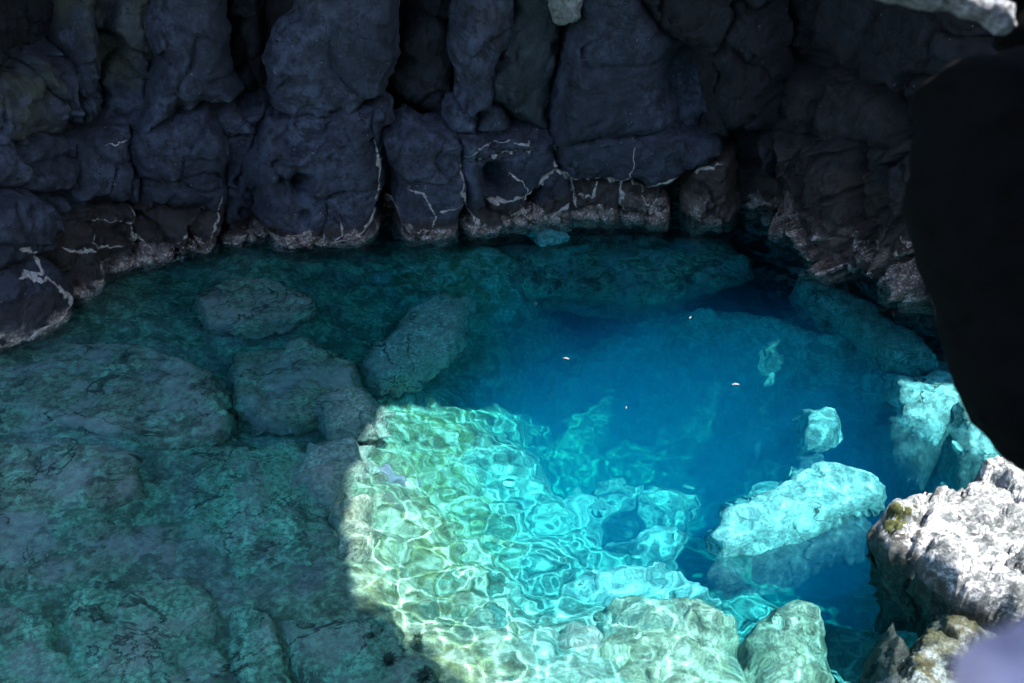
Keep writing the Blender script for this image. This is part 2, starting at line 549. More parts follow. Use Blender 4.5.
block('rock_pillar', 'straight bluish pillar right of the leaning dark column', [(467, T), (503, T), (511, 20), (500, 55), (488, 80), (485, 105), (468, 108), (464, 60)], M_WALL, off=.16, tu=-.15, fs=.7, fa=.08, R=.1, cat='rock pillar', group=UP)
block('rock_block', 'small square block under the straight pillar', [(457, 110), (484, 107), (478, 133), (457, 134)], M_WALL, off=.06, R=.07, bulge=.08, fs=.3, fa=.08, group=UP)
block('rock_block', 'small wedge block beside the black triangular gap', [(485, 107), (500, 107), (511, 129), (481, 133)], M_WALL, off=.05, R=.07, bulge=.08, fs=.3, fa=.08, group=UP)
block('rock_slab', 'greenish slab tapering down to the left of the narrow black slit', [(512, T), (572, T), (571, 20), (560, 60), (552, 100), (547, 134), (522, 120), (505, 105), (488, 98), (491, 76), (506, 50), (514, 20)], M_GREEN, off=.06, tu=-.25, fs=.7, fa=.08, R=.14, cat='rock slab', group=UP)
block('rock_slab', 'wide bluish slab right of the narrow black slit, hollowed on its right', [(583, T), (625, T), (640, 0), (662, 34), (690, 48), (708, 72), (712, 104), (702, 132), (640, 135), (556, 136), (560, 112), (568, 70), (580, 30)], M_WALL, off=.12, tu=-.22, tv=.05, fs=.9, fa=.07, R=.12, cat='rock slab', group=UP,
      dents=[(690, 80, 28, 45, .30)])
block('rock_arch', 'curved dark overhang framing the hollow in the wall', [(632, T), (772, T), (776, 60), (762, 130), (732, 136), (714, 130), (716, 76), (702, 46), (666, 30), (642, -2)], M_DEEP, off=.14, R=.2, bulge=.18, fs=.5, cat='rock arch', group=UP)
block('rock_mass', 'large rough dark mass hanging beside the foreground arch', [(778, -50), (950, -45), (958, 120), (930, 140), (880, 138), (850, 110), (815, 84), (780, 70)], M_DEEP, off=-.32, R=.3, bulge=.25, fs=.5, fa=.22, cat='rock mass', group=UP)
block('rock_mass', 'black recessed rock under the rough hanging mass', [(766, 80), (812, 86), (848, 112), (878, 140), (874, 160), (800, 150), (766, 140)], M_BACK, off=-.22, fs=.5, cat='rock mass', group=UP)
block('rock_block', 'pale chip of rock peeking in at the top middle edge', [(552, -25), (584, -25), (576, 8), (566, 14), (558, 2)], plain('pale_chip', (.19, .20, .19), .9, 20, .6), off=.30, R=.06, bulge=.12, fs=.12, group=UP)

# lower tier, left to right
block('rock_block', 'low dark block on the far left under the lumpy block', [(-120, 164), (0, 142), (60, 134), (71, 140), (74, 186), (40, 192), (0, 180), (-120, 200)], M_WALL, off=.12, fs=.3, group=LO)
block('rock_block', 'square bluish block left of the first vertical crack', [(74, 140), (129, 132), (135, 160), (134, 200), (80, 206), (76, 186)], M_WALL, off=.10, R=.10, fs=.4, fa=.10, group=LO)
block('rock_block', 'worn block with a horizontal crack right of the first vertical crack', [(138, 131), (200, 115), (214, 124), (226, 160), (222, 204), (139, 206)], M_WALL, off=.14, R=.14, rnd=.06, fs=.4, fa=.10, group=LO,
      cracks=[([(160, 172), (180, 178), (205, 168)], .012, .04)])
d3 = block('rock_block', 'dark sunken block between the worn block and the pitted block', [(216, 118), (268, 113), (262, 135), (250, 160), (256, 214), (268, 236), (266, 262), (224, 262), (226, 160)], M_BLOCK, off=-.02, R=.10, fs=.3, group=LO)
b4 = block('pitted_block', 'largest rounded block with two black holes pitted in its face', [(268, 120), (300, 117), (345, 115), (372, 110), (379, 135), (380, 180), (374, 222), (372, 250), (275, 256), (270, 234), (257, 214), (247, 170), (252, 158)], M_BLOCK, off=.22, rnd=.12, R=.22, bulge=.2, fs=.55, fa=.10, group=LO,
           dents=[(300, 176, 9, 12, .24), (282, 178, 5, 9, .12), (304, 208, 5, 8, .10), (290, 158, 16, 7, .07), (300, 128, 26, 12, .14), (258, 190, 6, 20, .08)],
           cracks=[([(240, 165), (245, 190), (258, 205)], .02, .06), ([(345, 128), (352, 138)], .015, .04), ([(298, 190), (322, 198)], .012, .03)])
block('rock_chip', 'small loose chip on the top right corner of the pitted block', [(374, 110), (384, 113), (386, 126), (379, 133)], M_WALL, off=.16, R=.05, bulge=.07, fs=.2, fa=.05, cat='rock chip', group=LO)
b5 = block('rock_block', 'block with pale branching seams right of the lower black cleft', [(386, 137), (410, 130), (440, 132), (458, 142), (461, 180), (459, 226), (458, 250), (402, 256), (400, 236), (398, 190)], M_BLOCK, off=.16, R=.14, rnd=.06, fs=.45, fa=.10, group=LO)
b6 = block('rock_block', 'hollowed block with a pale rimmed ledge at mid wall', [(463, 139), (553, 137), (554, 166), (541, 173), (536, 186), (526, 196), (545, 214), (545, 244), (464, 246), (463, 190)], M_BLOCK, off=.12, R=.10, fs=.5, fa=.09, group=LO,
           dents=[(494, 178, 14, 18, .24), (486, 206, 10, 6, .12)], cracks=[([(463, 158), (481, 157), (499, 151), (531, 146)], .014, .05)])
b6b = block('rock_ledge', 'small bluish ledge stone sitting in the hollowed block', [(488, 198), (522, 195), (524, 206), (508, 211), (492, 208)], M_WALL, off=.10, R=.06, bulge=.08, fs=.2, fa=.03, cat='rock ledge', group=LO)
b7 = block('rock_block', 'long plain block above the small seamed stones', [(558, 139), (640, 138), (720, 141), (722, 156), (692, 168), (678, 174), (646, 185), (628, 176), (602, 179), (572, 176), (558, 164)], M_WALL, off=.12, R=.10, fs=.7, fa=.07, group=LO)
b8 = block('rock_block', 'small round stone below the forked pale seam', [(541, 176), (555, 169), (568, 178), (571, 200), (570, 240), (528, 242), (530, 216), (540, 200)], M_BLOCK, off=.10, R=.10, bulge=.10, fs=.3, fa=.06, group=LO)
b9 = block('rock_block', 'small dark stone ringed by pale seams above the waterline', [(573, 180), (619, 181), (621, 214), (622, 240), (573, 241), (573, 200)], M_TIDE, off=.06, R=.09, bulge=.10, fs=.3, fa=.08, group=LO)
b10 = block('rock_block', 'dark stone with a barnacled foot left of the small black gap', [(623, 180), (646, 188), (664, 183), (668, 215), (668, 242), (624, 242)], M_PINK, off=.08, R=.09, bulge=.10, fs=.25, fa=.08, group=LO)
b11 = block('rock_block', 'upright block with a pink barnacled foot right of the small black gap', [(694, 172), (724, 158), (728, 190), (726, 210), (724, 244), (690, 246), (692, 205)], M_PINK, off=.14, R=.10, fs=.25, group=LO)
# far left, near water
a1 = block('rounded_rock', 'rounded dark rock with a curved pale seam on the far left', [(-120, 212), (0, 200), (24, 200), (44, 216), (46, 240), (24, 250), (0, 262), (-120, 290)], M_ROUND, off=.22, rnd=.16, fs=.4, fa=.08, group=LO)
a2 = block('rounded_rock', 'rounded boulder ringed by a pale seam at the left waterline', [(-120, 296), (0, 266), (26, 254), (48, 272), (63, 290), (54, 330), (-120, 400)], M_ROUND, off=.28, rnd=.25, R=.2, fs=.5, fa=.06, group=LO)
c1 = block('rock_block', 'low crusted step between the left boulder and the square block', [(48, 198), (80, 208), (129, 206), (132, 232), (140, 250), (136, 280), (70, 310), (64, 288), (48, 262)], M_TIDE, off=.12, R=.10, fs=.25, fa=.16, group=LO)
c2 = block('rock_block', 'brown tide stained block with a crusted foot under the worn block', [(134, 208), (221, 207), (219, 226), (212, 270), (142, 278), (138, 240)], M_TIDE, off=.08, R=.10, fs=.25, fa=.16, group=LO)
# right side, dark with barnacle feet
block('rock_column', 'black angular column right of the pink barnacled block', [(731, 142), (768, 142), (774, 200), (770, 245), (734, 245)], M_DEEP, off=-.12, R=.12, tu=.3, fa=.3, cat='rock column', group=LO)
r2 = block('rock_column', 'dark column with a small crusted foot beside the black angular column', [(772, 144), (792, 152), (800, 215), (808, 262), (776, 250)], M_PINK, off=.04, R=.10, tu=-.3, fs=.3, fa=.3, tv=-.15, cat='rock column', group=LO)
r3 = block('rock_column', 'dark column with the largest pink barnacle patch', [(795, 152), (836, 152), (848, 200), (852, 250), (852, 285), (814, 272), (809, 215)], M_PINK, off=.20, R=.12, rnd=.08, fs=.3, fa=.3, tv=-.25, cat='rock column', group=LO)
r4 = block('rock_column', 'dark column with a pale streak second from the foreground arch', [(846, 154), (872, 160), (880, 265), (882, 300), (856, 290)], M_PINK, off=-.06, R=.1, fs=.3, fa=.3, tv=-.1, cat='rock column', group=LO)
r5 = block('rock_column', 'dark column with a thin white barnacle streak next to the foreground arch', [(878, 160), (914, 150), (926, 290), (926, 320), (888, 305)], M_PINK, off=.14, R=.1, fs=.3, fa=.3, tv=-.2, cat='rock column', group=LO)
block('rock_mass', 'black rock half hidden behind the foreground arch', [(918, 148), (950, 140), (962, 250), (962, 340), (932, 320)], M_DEEP, off=.05, R=.2, cat='rock mass', group=LO)

for bb, pts, wd in [
        (b6, [(463, 157), (481, 157), (499, 151), (531, 146)], .008), (b6, [(554, 138), (555, 166)], .012),
        (b6, [(555, 166), (541, 173), (537, 185), (527, 191), (524, 201)], .014), (b6b, [(522, 195), (506, 199), (487, 197)], .014),
        (b7, [(555, 166), (559, 168), (570, 177), (578, 177), (602, 179), (624, 177), (630, 174)], .014), (b9, [(621, 179), (621, 200), (624, 211)], .013),
        (b8, [(571, 179), (573, 194), (577, 204)], .014), (b9, [(596, 180), (593, 193), (577, 197)], .016), (b8, [(568, 201), (559, 207), (548, 213)], .016),
        (b7, [(646, 185), (660, 181), (677, 174)], .013), (b6, [(461, 157), (459, 191), (465, 204), (459, 214)], .010), (b6, [(465, 204), (471, 212), (477, 220)], .012),
        (b5, [(405, 182), (421, 186), (427, 198), (433, 210), (431, 221)], .009), (b5, [(435, 206), (453, 202), (460, 196)], .010),
        (b4, [(374, 139), (380, 163), (380, 180), (376, 203), (368, 221), (353, 229)], .013), (b4, [(341, 212), (344, 226), (332, 234)], .010), (b4, [(326, 226), (318, 237)], .012),
        (c2, [(222, 194), (218, 212), (215, 226), (207, 240)], .012), (c1, [(130, 204), (130, 221), (135, 238), (148, 246)], .013), (c1, [(82, 219), (105, 219), (128, 218)], .007),
        (a2, [(2, 268), (27, 270), (44, 285), (45, 298), (40, 309), (20, 317), (2, 330)], .014), (a1, [(2, 240), (20, 245), (27, 255), (24, 265), (4, 268)], .013),
        (c1, [(79, 231), (82, 240), (91, 245), (112, 240)], .013), (c1, [(54, 245), (67, 250), (84, 247)], .014),
        (d3, [(128, 137), (110, 142), (98, 144)], .006), (b6, [(462, 157), (472, 148), (500, 141), (530, 139)], .006), (b7, [(624, 177), (640, 186), (646, 200)], .010),
        (b11, [(694, 172), (712, 163), (724, 159)], .010), (b7, [(629, 175), (634, 160), (632, 142)], .006), (b6, [(527, 191), (520, 178), (508, 170)], .007), (b5, [(387, 200), (396, 206), (405, 220)], .009), (b4, [(353, 229), (335, 233), (318, 236), (290, 240)], .012)]:
    vein(bb, pts, wd)

def crust(b, top=.20, amt=.0, seed=0):
    """a lumpy sheet of barnacles and salt grown over the foot of a block"""
    lo, hi = b['uv'].min(0), b['uv'].max(0)
    h = .0105
    U, V = np.meshgrid(np.arange(lo[0] - .04, hi[0] + .04, h), np.arange(-.10, top + .22, h), indexing='ij')
    d, sd = relief(b, U, V)
    q = 1.15 * fbm(U / .17, V / .12, 500 + seed, 5, .65) + .5 * fbm(U / .9, V / .9, 520 + seed, 2) + amt - np.clip(V - .02, -.05, 1) / top * .85 + .22
    f1, f2, *_ = worley(U / .026, V / .026, 540 + seed)
    lift = .003 + .016 * np.clip(q, 0, .5) ** .5 * (1.1 - f1) + .006 * fbm(U / .05, V / .05, 560 + seed, 3)
    mask = (q > 0) & (sd > -.035)
    if mask.sum() < 40:
        return
    shell('barnacle_crust', wall_point(U, V, d + lift), mask, wall_point(U, V, d - .01), M_CRUST, b['o'])


for n_, (bb, tp, am) in enumerate([(b4, .16, .05), (b5, .22, .12), (b6, .14, .10), (b8, .16, .15), (b9, .14, .2), (b10, .26, .15), (b11, .34, .1), (c1, .30, .10), (c2, .30, .12), (d3, .2, .1),
                                   (a2, .12, -.1), (r2, .22, -.05), (r3, .50, .05), (r4, .46, -.1), (r5, .55, -.05)]):
    crust(bb, tp, am, 7 * n_)

# the cave wall behind the blocks
U, V = np.meshgrid(np.arange(0.3, to_uv(962, 330)[0], .06), np.arange(-3.5, 4.2, .06), indexing='ij')
d = -.50 + .22 * facet(U, V, .8, 900, .8, .5) + .1 * fbm(U / .7, V / .7, 901, 4) - .25 * np.clip(-V, 0, 3) * 0
o = shell('cave_wall', wall_point(U, V, d), (V < 2.5) | (U < to_uv(775, 225)[0]), wall_point(U, V, d - .6), M_BACK)
structure(o)

# ------------------------------------------------------------------ seabed
ctrl = [(0, 400, .35), (100, 350, .5), (200, 300, .6), (50, 500, .4), (150, 450, .45), (250, 400, .6), (300, 500, .5), (150, 600, .35), (50, 650, .35),
        (300, 640, .35), (250, 560, .45), (330, 400, .6), (340, 560, .4), (420, 650, .4), (400, 300, .8), (-200, 450, .3), (-200, 650, .3), (-100, 400, .3),
        (100, 285, .2), (250, 255, .3), (320, 270, .6), (400, 250, .7), (800, 270, .8), (880, 300, .8), (30, 330, .15),
        (370, 480, .5), (410, 420, .8), (440, 500, .8), (430, 560, .65), (480, 600, .6), (520, 650, .5), (360, 430, .6), (470, 440, 1.0),
        (515, 440, 1.5), (515, 490, 1.4), (525, 540, 1.3), (550, 590, 1.1), (566, 510, 3.2), (566, 450, 3.5), (566, 400, 3.3), (600, 530, 3.2), (650, 550, 2.8), (690, 530, 3.2),
        (600, 400, 3.4), (590, 385, 3.2), (560, 400, 2.8), (650, 360, 3.4), (700, 410, 3.9), (760, 410, 3.6), (640, 450, 3.6), (740, 350, 3.2), (820, 380, 2.8), (870, 420, 2.8), (580, 360, 3.0), (680, 490, 3.8), (620, 490, 3.6),
        (500, 350, 1.3), (480, 290, .8), (560, 285, .6), (620, 278, .55), (700, 280, .55), (780, 295, .6), (860, 315, .6), (930, 345, .8), (550, 325, 1.3), (640, 318, 1.6), (720, 318, 1.6), (800, 335, 1.3),
        (960, 390, .9), (1000, 420, .6), (500, 245, .5), (560, 250, .5), (650, 245, .55), (740, 250, .5), (600, 255, .6),
        (820, 560, 3.6), (850, 620, 3.4), (870, 540, 3.6), (780, 570, 3.4), (720, 580, 2.2), (860, 660, 3.0), (720, 630, 1.6), (740, 650, 1.6), (630, 580, 1.5),
        (620, 640, .75), (800, 650, 1.0), (580, 670, .5), (900, 670, 1.0), (960, 640, .6), (1050, 600, .2), (1150, 600, .1), (1100, 480, .3)]


def shallow(d):
    return d * .72 if d <= .5 else d if d < 1.4 else 1.4 + (d - 1.4) * .85


CP3 = np.array([under(x, y, shallow(d_)) for x, y, d_ in ctrl])
X, Y = np.meshgrid(np.arange(-8, 8, .035), np.arange(-2.5, 9.4, .035), indexing='ij')


def bed(X, Y):
    num = np.zeros(X.shape)
    den = np.zeros(X.shape)
    for x, y, z in CP3:
        w = 1 / (((X - x) ** 2 + (Y - y) ** 2) + .03) ** 2.2
        num += w * z
        den += w
    Z = num / den
    kk = np.hanning(25)
    kk /= kk.sum()
    Z = np.pad(Z, 12, mode='edge')
    Z = np.apply_along_axis(lambda r_: np.convolve(r_, kk, 'valid'), 0, Z)
    Z = np.apply_along_axis(lambda r_: np.convolve(r_, kk, 'valid'), 1, Z)
    deep = np.clip(-Z - .3, 0, 1)
    Z = Z + (.10 + .12 * deep) * facet(X, Y, .9, 300, .9, .6) + (.05 + .06 * deep) * facet(X, Y, .33, 340, .8, .5) + .05 * fbm(X / .5, Y / .5, 360, 5)
    # ledge the photographer stands on
    r = np.clip((2.35 - Y) / 2.0, 0, 1)
    r = r * r * (3 - 2 * r)
    Z = Z * (1 - r) + r * (1.95 + .1 * fbm(X / .6, Y / .6, 380, 4))
    return Z


Z = bed(X, Y)
n0, n1 = X.shape
i, j = np.meshgrid(np.arange(n0 - 1), np.arange(n1 - 1), indexing='ij')
i, j = i.ravel(), j.ravel()
grid = np.stack([i * n1 + j, (i + 1) * n1 + j, (i + 1) * n1 + j + 1, i * n1 + j + 1], 1)
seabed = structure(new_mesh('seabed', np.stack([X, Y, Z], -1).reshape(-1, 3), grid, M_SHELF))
RECV = [seabed]


def seabed_mats():
    """lit slope: yellowish pale rock; shelf: dark mottled rock; both by noise and by depth"""
    k = NT('seabed_rock')
    n1 = k.noise(2.0, 7, .65, .3, off=2.7)
    n2 = k.noise(8, 8, .7, .4, off=4.1)
    n3 = k.noise(28, 7, .72)
    sep = k.n.new('ShaderNodeSeparateXYZ')
    k.t.links.new(k.pos, sep.inputs[0])
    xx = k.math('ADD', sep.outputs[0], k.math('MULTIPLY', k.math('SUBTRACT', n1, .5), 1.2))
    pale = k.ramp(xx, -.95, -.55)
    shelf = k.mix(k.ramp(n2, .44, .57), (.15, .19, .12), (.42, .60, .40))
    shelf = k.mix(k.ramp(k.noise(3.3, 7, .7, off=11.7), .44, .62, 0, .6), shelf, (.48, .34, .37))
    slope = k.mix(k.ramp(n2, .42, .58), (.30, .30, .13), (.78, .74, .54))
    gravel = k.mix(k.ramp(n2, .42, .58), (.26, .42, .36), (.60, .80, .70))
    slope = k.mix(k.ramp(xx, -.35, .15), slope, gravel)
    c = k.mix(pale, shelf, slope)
    c = k.mix(k.ramp(n3, .42, .64, .6, 0), c, (.06, .05, .045))
    c = k.mix(k.ramp(k.noise(4.2, 7, .7, .5, off=7.7), .54, .68, 0, .7), c, (.06, .045, .045))
    nb = k.bump(k.noise(9, 9, .7, off=.9), .7, .05)
    nb = k.bump(n3, .55, .015, nb)
    return k.finish(c, .8, nb, .25)


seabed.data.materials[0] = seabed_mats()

BN = [0]
o_fn = {}


def boulder(name, label, poly, depth, mat, drop=.6, bulge=.14, R=.22, tx=0., ty=0., fs=.4, fa=.16, rnd=0., g=.022, cat='rock', group=None, above=False, warp=.06, flare=0., cut=.72, back_shift=.1):
    """an uneven stone given by its outline seen from the photographer's place and the depth of its top"""
    BN[0] += 1
    seed = 2000 + 53 * BN[0]
    P = np.array([(on_water(x, y, -depth) if above else under(x, y, depth))[:2] for x, y in poly])
    cx, cy = P.mean(0)
    half = np.ptp(P, axis=0) / 2

    def top(X, Y):
        wx = X + warp * fbm(X / .3, Y / .3, seed, 4)
        wy = Y + warp * fbm(X / .3 + 7, Y / .3, seed + 2, 4)
        sd = poly_sd(wx, wy, P)
        t = 1 - np.clip(sd / R, 0, 1)
        Z = -depth + tx * (X - cx) + ty * (Y - cy) - bulge * t ** 2.2
        if rnd:
            Z = Z - rnd * (((X - cx) / half[0]) ** 2 + ((Y - cy) / half[1]) ** 2)
        Z = Z + fa * (facet(X, Y, fs, seed + 5, .8, .4) + .5 * facet(X, Y, fs * .4, seed + 8, .7, .4)) + .05 * fbm(X / .35, Y / .35, seed + 9, 5)
        Z = Z - .03 * np.abs(fbm(X / .14, Y / .14, seed + 11, 4))
        if not above:
            Z = np.where(Z > -.10, -.10 + .35 * (Z + .10), Z)
        return Z - np.where(sd < 0, -sd * (2.2 if flare else 5), 0), sd

    lo, hi = P.min(0) - .15 - flare, P.max(0) + .15 + flare
    X, Y = np.meshgrid(np.arange(lo[0], hi[0], g), np.arange(lo[1], hi[1], g), indexing='ij')
    Z, sd = top(X, Y)
    edge = -.03 - flare
    gx, gy = np.gradient(sd, g)
    gl = gx * gx + gy * gy + .05
    o_ = np.clip(edge - sd, 0, 2 * g)
    X, Y = X + o_ * gx / gl, Y + o_ * gy / gl
    Z = top(X, Y)[0]
    pos = np.stack([X, Y, Z], -1)
    back = np.stack([cx + (X - cx) * cut, cy + (Y - cy) * cut + back_shift, np.minimum(Z - .1, -depth - drop)], -1)
    o = shell(name, pos, sd > edge - 1.2 * g, back, mat, rings=8, rough=.16)
    tag(o, label, cat, group)
    RECV.append(o)
    o_fn[o.name] = top
    return o


SH = 'submerged slabs of the shaded left shelf'
boulder('sea_slab', 'large domed algae slab at the bottom left under shallow water', [(62, 592), (100, 578), (190, 574), (222, 600), (228, 650), (225, 700), (80, 700), (66, 640)], 0.180, M_SLAB, group=SH, R=.05, bulge=.05, cut=.95, fa=.08, drop=.3, warp=.13)
boulder('sea_slab', 'narrow teal slab between two cracks on the bottom edge', [(230, 606), (276, 622), (286, 650), (292, 700), (232, 700)], 0.195, M_SLAB, group=SH, R=.05, bulge=.05, cut=.95, fa=.08, drop=.3, warp=.13)
boulder('sea_slab', 'teal slab dotted with black urchins at the bottom edge', [(282, 622), (340, 604), (400, 632), (436, 660), (445, 700), (298, 700), (290, 655)], 0.203, M_SLAB, group=SH, R=.05, bulge=.05, cut=.95, fa=.08, drop=.3, warp=.13)
boulder('sea_slab', 'long green slab at the left edge with a dark shadow under its front', [(-60, 446), (60, 432), (140, 450), (158, 478), (130, 494), (60, 499), (-60, 500)], 0.195, M_SHELF, group=SH, R=.05, bulge=.05, cut=.95, fa=.08, drop=.3, warp=.13)
boulder('sea_slab', 'dark mauve slab in front of the long green slab', [(-60, 508), (100, 504), (180, 522), (182, 560), (60, 574), (-60, 588)], 0.247, M_SHELF, group=SH, R=.05, bulge=.05, cut=.95, fa=.08, drop=.3, warp=.13)
boulder('sea_slab', 'dark corner slab at the lower left', [(-80, 604), (52, 602), (64, 640), (78, 700), (-80, 700)], 0.203, M_SLAB, group=SH, R=.05, bulge=.05, cut=.95, fa=.08, drop=.3, warp=.13)
boulder('sea_slab', 'small teal slab above a black hollow near the left wall', [(205, 292), (236, 272), (290, 274), (304, 300), (262, 322), (216, 318)], 0.225, M_SHELF, group=SH, R=.05, bulge=.05, cut=.95, fa=.08, drop=.3, warp=.13)
boulder('sea_slab', 'brownish flat slab below the black hollow', [(228, 356), (300, 336), (338, 344), (352, 384), (330, 416), (250, 420)], 0.315, M_SHELF, group=SH, R=.05, bulge=.05, cut=.95, fa=.08, drop=.3, warp=.13)
boulder('sea_slab', 'wide green slab near the left wall', [(-30, 372), (60, 330), (140, 340), (214, 366), (226, 400), (216, 428), (150, 440), (60, 424), (-30, 430)], 0.240, M_SHELF, group=SH, R=.05, bulge=.05, cut=.95, fa=.08, drop=.3, warp=.13)
boulder('sea_slab', 'wide teal slab in the middle of the shelf', [(186, 446), (286, 432), (326, 470), (332, 520), (318, 566), (232, 568), (188, 532)], 0.270, M_SLAB, group=SH, R=.05, bulge=.05, cut=.95, fa=.08, drop=.3, warp=.13)
boulder('sea_slab', 'reddish dark slab beside the sunlit slope', [(250, 580), (330, 572), (356, 588), (330, 602), (282, 614), (236, 600)], 0.255, M_SHELF, group=SH, R=.05, bulge=.05, cut=.95, fa=.08, drop=.3, warp=.13)
PB = 'pale stones along the shelf edge'
boulder('sea_ridge', 'pale mottled ridge rising at the end of the shelf', [(366, 362), (386, 330), (404, 304), (432, 288), (464, 300), (458, 338), (420, 366), (386, 382)], .42, M_RIDGE, group=PB, R=.10, bulge=.06, fa=.10, drop=.5, warp=.12)
boulder('sea_stone', 'pale stone on the shelf edge below the mottled ridge', [(326, 392), (362, 378), (374, 400), (368, 424), (330, 428)], .22, M_RIDGE, group=PB, R=.08, bulge=.06, fa=.10, drop=.4, warp=.12)
boulder('sea_stone', 'mauve grey stone in the middle of the shelf edge', [(298, 434), (360, 430), (362, 470), (340, 498), (292, 482)], .22, M_RIDGE, group=PB, R=.08, bulge=.06, fa=.10, drop=.4, warp=.12)
boulder('sea_stone', 'small white stone touching the sunlit slope', [(340, 500), (366, 492), (380, 516), (362, 546), (340, 540)], .20, M_CREAM, group=PB, R=.06, bulge=.06, fa=.10, drop=.4, warp=.12)
# sunlit stones
SB = 'sunlit submerged boulders'
boulder('sea_boulder', 'bright turquoise boulder with a straight shaded lower edge', [(716, 528), (740, 500), (790, 472), (822, 458), (868, 466), (884, 482), (876, 494), (800, 524), (718, 540)], .72, M_PALE, group=SB, drop=.7, cut=.4, back_shift=.5, R=.06, bulge=.05, fs=.4, fa=.14)
boulder('sea_stone', 'small bright stone alone in the deep blue', [(804, 404), (836, 402), (840, 418), (832, 436), (808, 432)], .9, M_PALE, group=SB, drop=.6, R=.05, bulge=.05, fa=.12, fs=.25, cut=.4, back_shift=.3)
boulder('sea_boulder', 'pale turquoise stone left of the pair near the foreground arch', [(896, 372), (936, 366), (962, 380), (966, 402), (938, 424), (904, 412)], .62, M_PALE, group=SB, drop=.6, R=.06, bulge=.05, fa=.14, fs=.3, cut=.35, back_shift=.5)
boulder('sea_boulder', 'mottled greenish stone under the edge of the foreground arch', [(962, 398), (990, 376), (1020, 400), (1030, 430), (990, 448), (966, 436)], .5, M_PALE, group=SB, drop=.6, R=.06, bulge=.05, fa=.14, fs=.3, cut=.35, back_shift=.5)
boulder('sea_boulder', 'wide cream boulder just under the surface at the bottom middle', [(590, 598), (640, 576), (700, 580), (734, 604), (742, 640), (764, 700), (580, 700), (586, 640)], .46, M_CREAM, group=SB, drop=1.2, R=.2, bulge=.2, fa=.26)
boulder('sea_boulder', 'upright cream boulder next to the dark deep pool at the bottom', [(752, 630), (770, 596), (796, 580), (820, 596), (834, 640), (838, 700), (750, 700)], .48, M_CREAM, group=SB, drop=1.5, R=.2, bulge=.2, fa=.26)
boulder('sea_stone', 'bluish stone tucked against the wide cream boulder', [(552, 640), (572, 618), (600, 614), (606, 640), (584, 656)], .45, M_RIDGE, group=SB, drop=.8)
boulder('sea_boulder', 'turquoise shelf stone behind the wide cream boulder', [(556, 574), (620, 556), (690, 560), (712, 580), (690, 596), (610, 600)], .95, M_PALE, group=SB, drop=1.2)
DB = 'dim boulders deep in the blue pool'
boulder('deep_boulder', 'dim cyan boulder nearest the turquoise slope', [(544, 500), (572, 482), (604, 492), (604, 528), (570, 542), (546, 530)], 1.55, M_PALE, group=DB, drop=1.2)
boulder('deep_boulder', 'dim cyan boulder highest in the deep blue', [(590, 474), (620, 462), (650, 474), (640, 500), (604, 502)], 1.75, M_PALE, group=DB, drop=1.2)
boulder('deep_boulder', 'dim angular boulder right of the other deep ones', [(628, 488), (662, 472), (692, 486), (690, 508), (648, 512)], 1.7, M_PALE, group=DB, drop=1.2)
boulder('deep_boulder', 'dim boulder lowest among the deep ones', [(620, 524), (656, 512), (694, 520), (688, 546), (640, 552)], 1.4, M_PALE, group=DB, drop=1.2)
boulder('deep_boulder', 'faint shaded boulder toward the dark wall', [(748, 350), (770, 328), (800, 336), (804, 366), (768, 378)], 1.45, M_PALE, group=DB, drop=1.4)
boulder('deep_boulder', 'faint round boulder near the right cave wall', [(868, 358), (888, 346), (914, 354), (916, 374), (886, 380)], 1.1, M_PALE, group=DB, drop=1.4)
boulder('sea_stone', 'small green stone standing in for a sunlit gap by the water edge', [(530, 222), (560, 219), (564, 225), (540, 229)], .10, M_PALE, drop=.2, R=.08, fa=.04)  # added stone in place of a sunlit turquoise gap under the wall
boulder('sea_stone', 'small flat lilac stone on the sunlit slope', [(377, 461), (384, 464), (392, 458), (396, 466), (405, 468), (408, 477), (397, 475), (388, 478), (386, 470)], .5, plain('mauve_stone', (.36, .24, .33), .8, 20, .5), R=.03, bulge=.02, fa=.04, fs=.12, drop=.12, g=.012, warp=.03)

BL = 'dim ledges under the far wall'
boulder('sea_ledge', 'hazy pale ledge lying along the foot of the far wall', [(468, 250), (550, 236), (640, 232), (730, 238), (752, 262), (690, 284), (600, 288), (520, 284)], .80, M_SHELF, group=BL, R=.12, bulge=.08, fa=.12, drop=.8, warp=.14)
boulder('sea_ledge', 'streaky dim ledge along the foot of the right cave wall', [(806, 270), (850, 288), (896, 312), (936, 350), (914, 352), (868, 328), (826, 304)], .60, M_RIDGE, group=BL, R=.10, bulge=.08, fa=.12, drop=.8, warp=.12)
# the sunlit rock that stands out of the water, and the broken stones at its foot
big = boulder('shore_rock', 'big rough white rock in full sun standing out of the water', [(884, 500), (896, 487), (960, 472), (1030, 452), (1130, 440), (1300, 520), (1300, 720), (1090, 640), (1030, 600), (960, 580), (920, 540)], -.20, M_WHITE,
              drop=1.3, cut=.7, R=.07, bulge=.06, tx=.08, fs=.30, fa=.24, g=.014, above=True, cat='rock', warp=.08)
